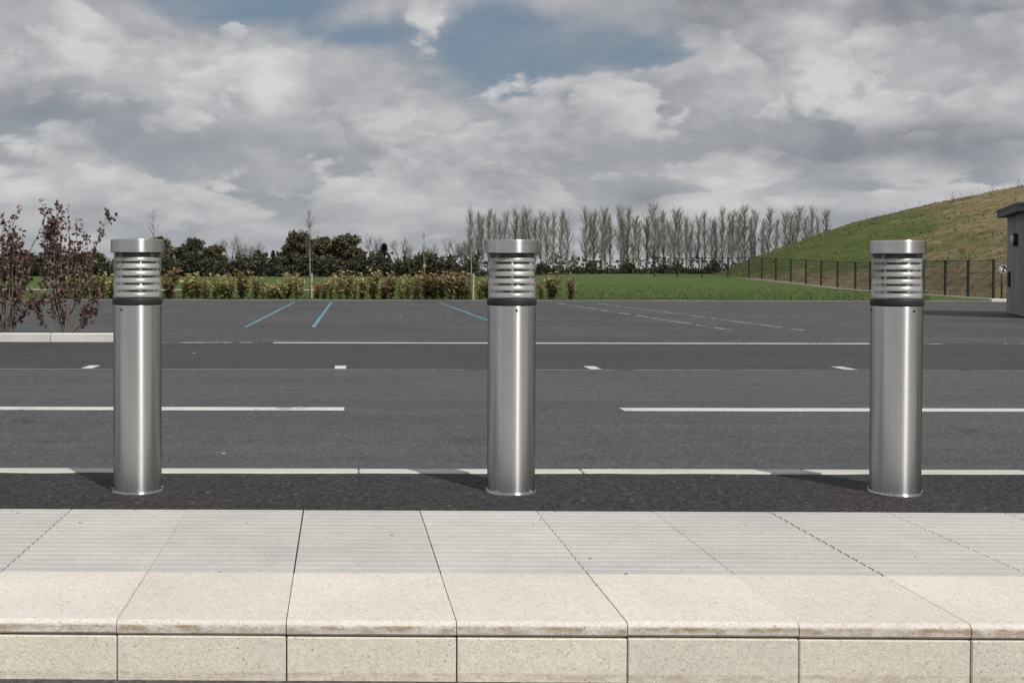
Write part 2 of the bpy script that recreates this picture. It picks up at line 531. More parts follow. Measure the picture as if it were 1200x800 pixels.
def steel(name, rough, aniso, c=0.56, rot=0.0):
    m, T, b = new_mat(name)
    p = T.n('ShaderNodeTexCoord').outputs['Object']
    tg = T.n('ShaderNodeTangent', direction_type='RADIAL', axis='Z')
    b.inputs['Metallic'].default_value = 1.0
    sp = T.n('ShaderNodeSeparateXYZ'); T.put(sp.inputs[0], p)
    ang = T.m('ARCTAN2', sp.outputs[0], sp.outputs[1])
    rnd = T.m('MULTIPLY', T.n('ShaderNodeObjectInfo').outputs['Random'], 37.0)
    cv = T.n('ShaderNodeCombineXYZ')
    T.put(cv.inputs[2], rnd)
    T.put(cv.inputs[0], T.m('MULTIPLY', ang, 0.5)); T.put(cv.inputs[1], T.m('MULTIPLY', sp.outputs[2], 420.0))
    brush = T.noise(cv.outputs[0], 1.0, 4, 0.7)
    cw = T.n('ShaderNodeCombineXYZ')
    T.put(cw.inputs[0], T.m('MULTIPLY', ang, 9.0)); T.put(cw.inputs[1], T.m('MULTIPLY', sp.outputs[2], 0.7))
    T.put(cw.inputs[2], rnd)
    streak = T.noise(cw.outputs[0], 1.0, 4, 0.6)
    smear = T.noise(T.vm('ADD', p, cw.outputs[0]), 2.5, 6, 0.65)
    k = T.m('ADD', T.m('ADD', 0.86, T.m('MULTIPLY', T.m('SUBTRACT', brush, .5), .18)), T.m('MULTIPLY', T.m('ADD', streak, T.m('MULTIPLY', T.m('SUBTRACT', smear, .5), .5)), .28))
    grime = T.m('MULTIPLY', T.m('SUBTRACT', 1.0, T.ss(sp.outputs[2], 0.0, 0.10)), T.ss(smear, .35, .7))
    k = T.m('SUBTRACT', k, T.m('MULTIPLY', grime, .42))
    T.put(b.inputs['Base Color'], T.vm('MULTIPLY', (c, c * .995, c * .985), T_comb(T, k)))
    T.put(b.inputs['Roughness'], T.m('ADD', rough - .04, T.m('ADD', T.m('MULTIPLY', brush, .05), T.m('MULTIPLY', smear, .05))))
    b.inputs['Specular Tint'].default_value = (0.42, 0.42, 0.43, 1)
    b.inputs['Anisotropic'].default_value = aniso
    b.inputs['Anisotropic Rotation'].default_value = rot
    T.put(b.inputs['Tangent'], tg.outputs[0])
    return m


M['steel'] = steel('brushed_stainless_steel', 0.29, 0.90, 0.70, 0.25)
M['louvre'] = plain('bright_aluminium', (0.70, 0.70, 0.69), 0.38, 0.35, var=.05)
M['core'] = plain('grey_lamp_core', (0.22, 0.22, 0.22), 0.5, var=.1)


def clear_tube_mat():
    m, T, b = new_mat('clear_polycarbonate')
    tr = T.n('ShaderNodeBsdfTransparent'); tr.inputs[0].default_value = (0.93, 0.93, 0.92, 1)
    gl = T.n('ShaderNodeBsdfGlossy'); gl.inputs['Roughness'].default_value = 0.12
    gl.inputs[0].default_value = (0.9, 0.9, 0.9, 1)
    lw = T.n('ShaderNodeLayerWeight'); lw.inputs[0].default_value = 0.35
    mx = T.n('ShaderNodeMixShader')
    T.put(mx.inputs[0], T.m('ADD', T.m('MULTIPLY', lw.outputs['Fresnel'], 0.30), 0.01, clamp=True))
    m.node_tree.links.new(tr.outputs[0], mx.inputs[1]); m.node_tree.links.new(gl.outputs[0], mx.inputs[2])
    m.node_tree.links.new(mx.outputs[0], m.node_tree.nodes['Material Output'].inputs[0])
    return m


M['clear'] = clear_tube_mat()


def timber(name):
    m, T, b = new_mat(name)
    p = T.n('ShaderNodeTexCoord').outputs['Object']
    rnd = T.n('ShaderNodeObjectInfo').outputs['Random']
    g = T.noise(T.vm('ADD', T.scale(p, (26, 26, 1.2)), T_comb(T, T.m('MULTIPLY', rnd, 40.0))), 1.0, 5, 0.6)
    cc = T.mix(T.ss(g, .3, .7), (0.20, 0.185, 0.175), (0.33, 0.31, 0.295))
    cc = T.vm('MULTIPLY', cc, T_comb(T, T.m('ADD', .8, T.m('MULTIPLY', rnd, .4))))
    T.put(b.inputs['Base Color'], cc)
    b.inputs['Roughness'].default_value = 0.85
    bump(T, b, g, .3, .004)
    return m


M['timber'] = timber('weathered_grey_cladding')


def grass_mat(name, hill=False):
    m, T, b = new_mat(name)
    p = pos(T)
    sp = T.n('ShaderNodeSeparateXYZ'); T.put(sp.inputs[0], p)
    fine = T.noise(p, 9.0, 5, 0.7)
    mid = T.noise(p, 0.7, 5, 0.6)
    big = T.noise(p, 0.11, 4, 0.55)
    g = T.mix(T.ss(mid, .3, .7), (0.058, 0.105, 0.022), (0.086, 0.126, 0.032))
    g = T.mix(T.ss(big, .42, .7, 0, .6), g, (0.095, 0.115, 0.038))
    wear = T.ss(T.noise(T.scale(p, (.35, 1.0, 1)), 1.0, 5, .7), .56, .74, 0, .55)
    g = T.mix(wear, g, (0.13, 0.12, 0.055))
    if hill:
        g = T.mix(T.ss(mid, .3, .7), (0.066, 0.100, 0.023), (0.105, 0.125, 0.038))
        b1 = T.mix(T.ss(T.noise(p, 1.3, 5, .65), .32, .68), (0.135, 0.108, 0.050), (0.27, 0.215, 0.125))
        # dry sward: towards the near, right-hand flank and along the foot; the far nose and the crest stay green
        rb = T.m('ADD', T.m('MULTIPLY', T.m('SUBTRACT', T.m('MULTIPLY', sp.outputs[0], 1.0), T.m('MULTIPLY', sp.outputs[1], 0.42)), 0.075), -0.12)
        crest = T.m('MULTIPLY', T.ss(sp.outputs[2], 6.0, 7.6), -0.75)
        foot = T.m('MULTIPLY', T.ss(sp.outputs[2], 1.6, 0.5), 0.75)
        f = T.m('ADD', T.m('ADD', rb, crest), T.m('ADD', foot, T.m('MULTIPLY', T.m('SUBTRACT', T.noise(T.scale(p, (.25, .25, .9)), 1.0, 5, .62), .5), 2.0)))
        f = T.ss(f, 0.02, 0.55)
        g = T.mix(f, g, b1)
    k = T.m('ADD', .62, T.m('MULTIPLY', fine, .76))
    T.put(b.inputs['Base Color'], T.vm('MULTIPLY', g, T_comb(T, k)))
    b.inputs['Roughness'].default_value = 0.95
    b.inputs['Specular IOR Level'].default_value = 0.15
    bump(T, b, T.m('ADD', fine, T.m('MULTIPLY', mid, 1.5)), 0.7, 0.07 if hill else 0.05)
    return m


M['grass'] = grass_mat('grass_sward')
M['hill'] = grass_mat('rough_hill_grass', True)

# ------------------------------------------------------------------ ground
ZR = -0.12                                     # level of the road and car park
GY = [-60, 39.5, 50, 64, 73, 82, 95, 120, 160, 260, 420, 900, 3000]
GZ = [-.20, -.15, -.13, -.08, .16, .42, .50, .55, .58, .60, .55, .3, -2.0]


GL = [-.20, -.15, -.15, -.14, -.13, -.12, -.10, -.05, .05, .20, .25, .2, -2.0]


def gz(y, x=None):
    """ground level; the field on the left lies lower than the lawn on the right"""
    hi = float(np.interp(y, GY, GZ))
    if x is None:
        return hi
    lo = float(np.interp(y, GY, GL))
    t = min(1, max(0, (x / max(y, 1) - .07) / .15))
    t = t * t * (3 - 2 * t)
    return lo + (hi - lo) * t


xs = sorted(set([-3000, -1500, -800, -400, -220, -130, -80, -50, -30, -15, 0, 4, 8, 12, 16, 20, 24, 30, 36, 43, 50, 60, 80, 130, 220, 400, 800, 1500, 3000]))
ys = [-60, -10, 10, 30, 39.5, 41, 44, 47, 50, 54, 58, 61, 64, 66, 68, 70, 73, 76, 79, 82, 86, 90, 95, 105, 120, 140, 160, 200, 260, 420, 900, 1600, 3000]
mb = MB()
for y in ys:
    for x in xs:
        mb.v.append((x, y, gz(y, x)))
for j in range(len(ys) - 1):
    for i in range(len(xs) - 1):
        a = j * len(xs) + i
        mb.face((a, a + 1, a + len(xs) + 1, a + len(xs)), 0, .5, True)
ground = tag(mb.build('ground', M['grass']), kind='structure')


def sheet(name, mat, pts, z, parent=None):
    m_ = MB()
    m_.v = [(x, y, z) for x, y in pts]
    m_.face(tuple(range(len(pts))))
    return m_.build(name, mat, parent)


road = tag(sheet('road', M['road'], [(-60, 5.085), (70, 5.085), (70, 11.65), (-60, 11.65)], ZR), kind='structure')
bays = tag(sheet('parking_bays', M['bays'], [(-60, 11.65), (70, 11.65), (70, 16.10), (-60, 16.10)], ZR), kind='structure')
carpark = tag(sheet('car_park', M['carpark'], [(-60, 16.10), (60, 16.10), (60, 36), (23.4, 39.5), (-60, 39.5)], ZR), kind='structure')
bus_lane = tag(sheet('near_road', M['road'], [(-60, -40), (70, -40), (70, 2.6), (-60, 3.6)], -0.150), kind='structure')


def line(parent, mat, x0, y0, x1, y1, name='line_marking'):
    r = random.Random(int((x0 * 7 + y0 * 13) * 100))
    m_ = MB()
    nx = max(1, int((x1 - x0) / 0.5)); ny = max(1, int((y1 - y0) / 0.8))
    if nx > ny:
        lo = [(x0 + (x1 - x0) * i / nx, y0 + r.uniform(-.008, .008)) for i in range(nx + 1)]
        hi = [(x0 + (x1 - x0) * i / nx, y1 + r.uniform(-.008, .008)) for i in range(nx + 1)]
    else:
        lo = [(x0 + r.uniform(-.006, .006), y0 + (y1 - y0) * i / ny) for i in range(ny + 1)]
        hi = [(x1 + r.uniform(-.006, .006), y0 + (y1 - y0) * i / ny) for i in range(ny + 1)]
        lo, hi = hi, lo
    n = len(lo)
    m_.v = [(x, y, ZR + .004) for x, y in lo + hi]
    for i in range(n - 1):
        m_.face((i, i + 1, n + i + 1, n + i))
    return m_.build(name, mat, parent)


line(road, M['white_line'], -14.0, 8.18, -0.07, 8.38)
line(road, M['white_line'], 1.93, 8.18, 16.0, 8.38)
line(road, M['seam'], -30, 11.58, 40, 11.63, 'tar_seam')
for x in (-10.49, -7.90, -5.31, -2.72, -0.14, 2.46, 5.06, 7.65, 10.24):
    line(bays, M['white_line'], x - .06, 11.70, x + .06, 12.08)
line(bays, M['worn_line'], -3.0, 15.86, -1.13, 16.06)
line(bays, M['white_line'], -1.12, 15.86, 7.15, 16.06)
line(bays, M['worn_line'], 7.16, 15.86, 22.0, 16.06)
line(carpark, M['blue_line'], -1.957, 20.4, -1.893, 37.2)
line(carpark, M['blue_line'], -0.757, 20.4, -0.693, 37.2)
line(carpark, M['blue_line'], 2.693, 20.4, 2.757, 36.6)
line(carpark, M['faded_blue'], 6.385, 19.6, 6.465, 36.6)
line(carpark, M['faded_blue'], 7.625, 19.6, 7.705, 36.2)
line(carpark, M['worn_line'], -9.5, 28.0, -5.0, 28.25)

# near strip: footway of dark asphalt, ribbed pavers, coping stones and risers, turned a little against the road
PROT = R(-0.70)
pave = bpy.data.objects.new('pavement', None)
col.objects.link(pave)
pave.rotation_euler = (0, 0, PROT)
SKEW = 0.0244                                  # the cross joints lean a little to the left
tag(pave, kind='structure')
mb = MB()
nx, ny = 150, 12
rng = random.Random(3)
for j in range(ny + 1):
    for i in range(nx + 1):
        x = -14 + 30 * i / nx; y = 4.208 + (5.06 - 4.208) * j / ny
        z = -0.004 + (0 if j in (0, ny) else rng.uniform(-.0025, .003))
        if j == ny:
            y = 5.06 + (x * .0122) - 0.012       # follows the kerb line, which runs with the road
        mb.v.append((x, y, z))
for j in range(ny):
    for i in range(nx):
        a = j * (nx + 1) + i
        mb.face((a, a + 1, a + nx + 2, a + nx + 1), 0, .5, True)
mb.build('footway', M['footway'], pave)
mb = MB()
mb.box((-14, 2.90, -0.30), (16, 4.215, -0.046))
mb.build('bedding', M['bedding'], pave)

L = 0.4255
X0 = -0.203
# ribbed paver: one profile of sixteen ribs pushed through the length of the slab
y0, y1 = 3.329, 4.207
prof = [(y0, -.045), (y0, -.004), (y0 + .004, -.0005)]
nr = 16
pitch = (y1 - y0 - .012) / nr
for i in range(nr):
    a = y0 + .006 + i * pitch
    w = pitch
    prof += [(a + .05 * w, 0.0), (a + .74 * w, 0.0005), (a + .79 * w, -.0045), (a + .95 * w, -.0045)]
prof += [(y1 - .004, -.0005), (y1, -.004), (y1, -.045)]
mb = MB()
hw = L / 2 - .0017
for x in (-hw, hw):
    mb.v += [(x - SKEW * (y - 2.86), y, z) for y, z in prof]
n = len(prof)
for i in range(n - 1):
    mb.face((i + 1, i, n + i, n + i + 1))
mb.face(tuple(range(n))); mb.face(tuple(range(2 * n - 1, n - 1, -1)))
paver_me = mb.mesh('paver', M['paver'])

# coping stone: flat tread with a rounded nose
yc0, yc1 = 2.862, 3.325
prof = [(yc1, -.043), (yc1, -.003), (yc1 - .003, 0.0)]
rr = .016
for i in range(9):
    a = math.pi / 2 * i / 8
    prof.append((yc0 + rr - rr * math.sin(a), -rr + rr * math.cos(a)))
prof += [(yc0, -.030), (yc0 + .004, -.035), (yc0 + .03, -.036), (yc0 + .05, -.043)]
mb = MB()
hw = L / 2 - .0012
for x in (-hw, hw):
    mb.v += [(x - SKEW * (y - 2.86), y, z) for y, z in prof]
n = len(prof)
for i in range(n - 1):
    mb.face((i, i + 1, n + i + 1, n + i))
mb.face(tuple(range(n - 1, -1, -1))); mb.face(tuple(range(n, 2 * n)))
coping_me = mb.mesh('coping_stone', M['coping'])
hw = L / 2 - .0016
riser_me = MB().bevel_box((-hw, yc0 + .001, -.20), (hw, yc0 + .036, -.0405), .0025).mesh('riser_stone', M['riser'])
rng = random.Random(11)
for k in range(-9, 12):
    xc = X0 + (k + .5) * L
    place('paver', paver_me, pave, (xc, rng.uniform(-.0005, .0005), rng.uniform(-.0007, .0007)), rng.uniform(-.0004, .0004))
    place('coping_stone', coping_me, pave, (xc, rng.uniform(-.0012, .0012), rng.uniform(-.001, .001)))
    place('riser_stone', riser_me, pave, (xc, rng.uniform(-.001, .0012), rng.uniform(-.0008, .0008)))

# the pale kerb between footway and road
kerb = bpy.data.objects.new('kerb', None)
col.objects.link(kerb)
tag(kerb, kind='structure')
kl = 0.98
kerb_me = MB().bevel_box((-kl / 2 + .0015, 4.993, -.28), (kl / 2 - .0015, 5.09, 0.001), .006).mesh('kerb_stone', M['kerb'])
for k in range(-12, 15):
    place('kerb_stone', kerb_me, kerb, (0.02 + (k + .5) * kl, rng.uniform(-.001, .001), rng.uniform(-.001, .001)))

# planted island on the left with a white kerb
island = bpy.data.objects.new('kerbed_island', None)
col.objects.link(island)
tag(island, kind='structure')
ikl = 0.915
ik_me = MB().bevel_box((-ikl / 2 + .003, 16.12, -.3), (ikl / 2 - .003, 16.27, 0.0), .015).mesh('kerb_stone', M['kerb_white'])
for k in range(10):
    place('kerb_stone', ik_me, island, (-3.35 - (k + .5) * ikl, 0, rng.uniform(-.003, .003)))
ie_me = MB().bevel_box((-3.35, 16.12, -.3), (-3.22, 17.4, -.01), .015).mesh('kerb_stone', M['kerb_white'])
place('kerb_stone', ie_me, island)
mb = MB()
for j in range(7):
    for i in range(60):
        z = -.045 + .03 * math.sin(i * 1.7) * math.sin(j * 2.1) * .5 + rng.uniform(-.012, .012)
        if j == 6:
            z = ZR - .02
        mb.v.append((-3.34 - i * .16, 16.265 + j * .16, z))
for j in range(6):
    for i in range(59):
        a = j * 60 + i
        mb.face((a + 1, a, a + 60, a + 61))
mb.build('planting_bed', M['soil'], island)

# edging along the far side of the car park
edging = bpy.data.objects.new('car_park_edging', None)
col.objects.link(edging)
tag(edging, kind='structure')
ed_me = MB().bevel_box((-.497, 39.46, -.3), (.497, 39.56, ZR + .022), .008).mesh('edging_stone', M['edging'])
for k in range(-38, 22):
    place('edging_stone', ed_me, edging, (k + .5, rng.uniform(-.006, .006), rng.uniform(-.006, .006)))
wk_me = MB().bevel_box((-.45, 39.2, -.3), (.45, 39.36, ZR + .10), .015).mesh('kerb_stone', M['kerb_white'])
place('kerb_stone', wk_me, edging, (22.15, 0, 0))
place('kerb_stone', wk_me, edging, (23.08, 0, 0))

path = tag(sheet('path', M['path'], [(-70, 58.5), (-3, 60), (0, 61.2), (0, 64), (-3, 64), (-70, 63)], -.125), kind='structure')

# ------------------------------------------------------------------ hill
FENCE = [(24.75, 44.6), (25.6, 49.6), (27.7, 63.8), (28.25, 73.0), (28.4, 84.0)]


def fence_x(y):
    return float(np.interp(y, [p[1] for p in FENCE], [p[0] for p in FENCE]))


def hill_foot(y):
    return fence_x(y) + max(0, y - 84) * .24


def sstep(x, a, b):
    t = min(1, max(0, (x - a) / (b - a)))
    return t * t * (3 - 2 * t)


def vnoise(x, y, s):
    return (math.sin(x * 1.3 * s + 1.1 * math.sin(y * .9 * s)) + math.sin(y * 1.7 * s + .7 * math.sin(x * 1.1 * s + 2))) * .5


def hill_z(x, y):
    u = x - hill_foot(y) - .25
    base = gz(y)
    if u <= 0:
        return base - .15
    # foot bank, then a long even flank up to a gently rounded crest
    h = 8.6 * (1 - math.exp(-((u / 16.5) ** 1.2)))
    h += .55 * sstep(u, 0.0, 2.2)
    h *= 1 - sstep(y, 108, 140)
    h += (.10 * vnoise(x, y, .55) + .05 * vnoise(x, y, 1.7)) * sstep(u, 0, 3)
    return base + h - .02


mb = MB()
hx = np.concatenate([np.arange(24, 50, .75), np.arange(50, 92, 2.0), np.arange(92, 260, 14)])
hy = np.concatenate([np.arange(-30, 40, 7.0), np.arange(40, 140, 1.25), np.arange(140, 160, 5)])
for y in hy:
    for x in hx:
        u = x - fence_x(y) - .25
        mb.v.append((x, y, hill_z(x, y)))
nxh = len(hx)
for j in range(len(hy) - 1):
    for i in range(nxh - 1):
        a = j * nxh + i
        mb.face((a, a + 1, a + nxh + 1, a + nxh), 0, .5, True)
hill = tag(mb.build('hill', M['hill']), kind='structure')
# rough tussocks over the hill, joined as uncountable ground cover
rng = random.Random(5)
mb = MB()
for k in range(9000):
    y = rng.uniform(44, 122)
    u = rng.random() ** 1.2 * 34 + .3
    x = hill_foot(y) + u
    z = hill_z(x, y)
    dry = .5 + .5 * vnoise(x * .5, y * .5, .5) + (x - .42 * y) * .03 + (.6 if u < 3 else 0) - (.8 if z > 7.2 else 0)
    t0 = min(1, max(0, .22 + .36 * dry + rng.gauss(0, .16)))
    hgt = rng.uniform(.03, .10) * (1.5 if rng.random() < .05 else 1)
    for b_ in range(3):
        a = rng.uniform(0, 6.28); w = rng.uniform(.02, .06)
        px, py = x + rng.gauss(0, .1), y + rng.gauss(0, .1)
        s = len(mb.v)
        lx, ly = rng.gauss(0, .12), rng.gauss(0, .12)
        mb.v += [(px - w * math.cos(a), py - w * math.sin(a), z - .03), (px + w * math.cos(a), py + w * math.sin(a), z - .03), (px + lx, py + ly, z + hgt)]
        mb.face((s, s + 1, s + 2), 0, min(1, max(0, t0 + rng.gauss(0, .08))))
tag(mb.build('hill_tussocks', M['dry']), 'rough tufts of green and straw-coloured grass over the hill', 'grass', kind='stuff')
# tall dead stalks that show against the sky along the crest
mb = MB()
for k in range(90):
    y = rng.uniform(60, 108); x = fence_x(y) + rng.uniform(15, 34)
    z = hill_z(x, y); h = rng.uniform(.25, .75)
    mb.tube([(x, y, z - .05), (x + rng.gauss(0, .04), y, z + h * .6), (x + rng.gauss(0, .08), y, z + h)], [.012, .01, .018], 3, t=rng.random())
tag(mb.build('dead_stalks', M['twig_far']), 'thin dead weed stalks standing along the hill crest', 'weeds', kind='stuff')
# lawn blades along the car park edge and over the near lawn
mb = MB()
for k in range(26000):
    y = 39.6 + 30 * rng.random() ** 2.2
    x = rng.uniform(-.34, .50) * y
    if x > fence_x(y) - .9 or (-80 < x < 0 and 58 < y < 64.2):
        continue
    z = gz(y, x); h = rng.uniform(.025, .075) * (1.4 if y < 39.9 else 1)
    a = rng.uniform(0, 6.28); w = rng.uniform(.012, .03)
    s = len(mb.v)
    mb.v += [(x - w * math.cos(a), y - w * math.sin(a), z - .01), (x + w * math.cos(a), y + w * math.sin(a), z - .01), (x + rng.gauss(0, .03), y + rng.gauss(0, .03), z + h)]
    mb.face((s, s + 1, s + 2), 0, rng.random())
tag(mb.build('lawn_grass', M['blade']), 'short green lawn grass beyond the car park', 'grass', kind='stuff')

# gravel strip along the foot of the fence
mb = MB()
for i, y in enumerate(np.linspace(43.5, 84, 30)):
    x = fence_x(y)
    mb.v += [(x - .95 - .1 * math.sin(i * 2.3), y, gz(y) + .012), (x + .5, y, gz(y) + .012)]
for i in range(29):
    mb.face((2 * i, 2 * i + 1, 2 * i + 3, 2 * i + 2))
tag(mb.build('gravel_strip', M['gravel_dark']), kind='structure')

# ------------------------------------------------------------------ bollards
def make_bollard():
    root = bpy.data.objects.new('bollard_light', None)
    col.objects.link(root)
    # ground flange with bolts
    MB().lathe([(.001, .005), (.1005, .005), (.1025, .003), (.1025, -.012)], 56).build('flange', M['steel'], root)
    for k in range(4):
        a = R(45 + 90 * k)
        MB().lathe([(.0005, .011), (.004, .011), (.005, .009), (.005, .004)], 6, sm=False, c=(.0985 * math.cos(a), .0985 * math.sin(a))).build('bolt', M['steel'], root)
    sh = MB().lathe([(.094, .004), (.0950, .006), (.0950, .009), (.0950, .735), (.0950, .738), (.0935, .7412), (.0930, .7415), (.08, .7415)], 96).build('shaft', M['steel'], root)
    for k, (ang, z) in enumerate(((-86, .722), (35, .722), (155, .722))):
        a = R(ang)
        d = Vector((math.cos(a), math.sin(a), 0))
        MB().tube([d * .0945 + Vector((0, 0, z)), d * .0975 + Vector((0, 0, z))], [.0052, .0044], 10).build('screw', M['rubber'], sh)
    MB().lathe([(.080, .7405), (.0965, .7405), (.0985, .7430), (.0990, .7470), (.0990, .7610), (.0985, .7650), (.0965, .7680), (.080, .7680)], 72).build('gasket', M['rubber'], root)
    # louvre rings: thin turned cones, flaring outwards towards the bottom
    for k in range(6):
        zb = .7715 + k * .0282
        MB().lathe([(.0890, zb), (.0895, zb + .0020), (.0865, zb + .0180), (.0780, zb + .0222), (.0755, zb + .0210), (.0835, zb + .0170), (.0860, zb)], 64, closed=True).build('louvre_ring', M['louvre'], root)
    for k in range(6):
        a = R(-97 + 60 * k)
        c = Vector((math.cos(a) * .0815, math.sin(a) * .0815, 0))
        MB().tube([c + Vector((0, 0, .7685)), c + Vector((0, 0, .946))], [.0052, .0052], 10).build('support_rod', M['louvre'], root)
    MB().lathe([(.001, .769), (.062, .769), (.062, .925), (.001, .930)], 32).build('lamp_core', M['core'], root)
    MB().lathe([(.060, .9300), (.0880, .9300), (.0880, .9470), (.060, .9470)], 48, closed=True).build('head_collar', M['rubber'], root)
    MB().lathe([(.0925, .7690), (.0945, .7690), (.0945, .9460), (.0925, .9460)], 72, closed=True).build('clear_tube', M['clear'], root)
    MB().lathe([(.085, .9475), (.1035, .9475), (.1048, .9482), (.1050, .9500), (.1050, .9520), (.1050, .9940), (.1050, .9960), (.1040, .9985), (.1020, .9998), (.0990, 1.0), (.0005, 1.0025)], 96).build('cap', M['steel'], root)
    return root


b0 = make_bollard()
BX = [(161.0, 582.0), (599.7, 581.8), (1051.0, 582.5)]
BL = ['brushed steel bollard light with louvred head, leftmost, in front of white-kerbed island',
      'brushed steel bollard light with louvred head, in the middle of the row',
      'brushed steel bollard light with louvred head, rightmost, in front of grassy hill']
for i, (px, py) in enumerate(BX):
    o = b0 if i == 0 else copy_tree(b0)
    d = 1350 * EYE / (py - 4 - 318)            # the foot's near rim stands a little below its axis
    d += .07
    o.location = ((px - 415) / 1350 * d, d, -.001)
    o.rotation_euler = (R((0, 0.1, -.1)[i]), R((.05, 0, .15)[i]), R((-34, 0, 11)[i]))
    tag(o, BL[i], 'bollard', 'steel bollard lights along the footway')

# ------------------------------------------------------------------ hut on the right
hut = bpy.data.objects.new('timber_hut', None)
col.objects.link(hut)
tag(hut, 'small grey timber-clad hut with dark flat roof at the right edge', 'hut')
e1 = Vector((-.39, -.92, 0)).normalized()      # along the wall in view, far corner to near corner
hut.location = (15.8, 27.9, ZR)
hut.rotation_euler = (0, 0, math.atan2(e1.y, e1.x))
HL, HW, HH = 3.2, 3.0, 2.32                    # local x along the wall in view, local +y to the right of it
MB().box((.03, .03, .02), (HL - .03, HW - .03, HH - .02)).build('inner_wall', M['black'], hut)
bw = .148
bd = MB().bevel_box((-bw / 2 + .004, -.012, .03), (bw / 2 - .004, .012, HH), .004).mesh('board', M['timber'])
nb = int(HL / bw)
for k in range(nb):
    x = (k + .5) * HL / nb
    place('board', bd, hut, (x, .012, rng.uniform(-.006, 0)))
    place('board', bd, hut, (x, HW - .012, rng.uniform(-.006, 0)))
nb = int(HW / bw)
for k in range(nb):
    y = .03 + (k + .5) * (HW - .06) / nb
    place('board', bd, hut, (.012, y, rng.uniform(-.006, 0)), R(90))
    place('board', bd, hut, (HL - .012, y, rng.uniform(-.006, 0)), R(90))
rf = MB().bevel_box((-.22, -.20, HH), (HL + .22, HW + .20, HH + .17), .012).build('roof', M['roof'], hut)
MB().box((-.235, -.215, HH + .135), (HL + .235, HW + .215, HH + .185)).build('roof_trim', M['roof'], rf)
# round bulkhead lamp and a narrow black box on the wall in view
lamp = MB()
def disc_on_wall(m_, x, z, r0, r1, y0, y1, n=24):
    s = len(m_.v)
    for (r, y) in ((r0, y0), (r1, y1)):
        for k in range(n):
            w = 2 * math.pi * k / n
            m_.v.append((x + r * math.cos(w), y, z + r * math.sin(w)))
    for k in range(n):
        k2 = (k + 1) % n
        m_.face((s + k, s + k2, s + n + k2, s + n + k))
    m_.face(tuple(s + n + k for k in range(n)))
disc_on_wall(lamp, 1.78, 1.74, .15, .14, -.001, -.09)
lo = lamp.build('bulkhead_lamp', M['black'], hut)
l2 = MB(); disc_on_wall(l2, 1.78, 1.74, .105, .06, -.0895, -.14)
l2.build('lamp_lens', M['opal'], lo)
MB().bevel_box((.52, -.05, .66), (.74, -.001, 1.02), .01).build('wall_box', M['black'], hut)

# ------------------------------------------------------------------ mesh fence
fence = bpy.data.objects.new('mesh_fence', None)
col.objects.link(fence)
tag(fence, 'dark green wire mesh fence with posts along the foot of the hill', 'fence')
FH = 1.5
pw = 1.0
m_ = MB()
for i in range(26):
    x = (i + .5) / 26
    m_.box((x - .0016, -.003, .04), (x + .0016, .003, FH - .02))
for z in (.05, .25, .5, .75, 1.0, 1.25, FH - .03):
    m_.box((0, -.006, z - .006), (1, .006, z + .006))
panel_me = m_.mesh('mesh_panel', M['mesh_green'])
post_me = MB().bevel_box((-.045, -.045, -.3), (.045, .045, FH + .04), .008).mesh('post', M['mesh_green'])
rail_me = MB().box((0, -.012, FH - .012), (1, .012, FH + .012)).mesh('top_rail', M['mesh_green'])
run = FENCE + [(23.2, 95.0)]
pts = []
acc = 0.0
STEP = 2.75
carry = 0.0
for a, b_ in zip(run[:-1], run[1:]):
    a = Vector(a); b_ = Vector(b_)
    seg = (b_ - a).length
    d = carry
    while d < seg:
        pts.append(a + (b_ - a) * (d / seg))
        d += STEP
    carry = d - seg
for i, p in enumerate(pts):
    place('post', post_me, fence, (p.x, p.y, gz(p.y)))
    if i + 1 < len(pts):
        q = pts[i + 1]
        dv = q - p
        ang = math.atan2(dv.y, dv.x)
        zz_ = (gz(p.y) + gz(q.y)) / 2
        place('mesh_panel', panel_me, fence, (p.x, p.y, zz_), ang, (dv.length, 1, 1))
        place('top_rail', rail_me, fence, (p.x, p.y, zz_), ang, (dv.length, 1, 1))

# round sign by the end of the fence
sg = bpy.data.objects.new('round_sign', None)
col.objects.link(sg)
sg.location = (24.62, 43.75, gz(43.75))
tag(sg, 'small round dark blue and white sign beside the end of the fence', 'sign')
MB().tube([(0, .05, -.3), (0, .05, 1.30)], [.03, .03], 10).build('sign_post', M['mesh_green'], sg)
f_ = MB(); disc_on_wall(f_, .02, 1.15, .155, .155, .02, .0, 32)
fo = f_.build('sign_plate', M['sign_white'], sg)
f2 = MB(); disc_on_wall(f2, .02, 1.15, .14, .14, -.0005, -.003, 32)
f2.build('sign_field', M['sign_blue'], fo)
f3 = MB(); disc_on_wall(f3, -.045, 1.17, .05, .05, -.0032, -.005, 16)
f3.box((-.07, -.005, 1.06), (-.02, -.0032, 1.13))
f3.build('sign_mark', M['sign_white'], fo)
f4 = MB(); disc_on_wall(f4, .085, 1.11, .035, .035, -.0032, -.005, 16)
f4.build('sign_mark', M['sign_white'], fo)


# ------------------------------------------------------------------ plants
def rvec(r):
    while True:
        v = Vector((r.uniform(-1, 1), r.uniform(-1, 1), r.uniform(-1, 1)))
        if .05 < v.length < 1:
            return v.normalized()


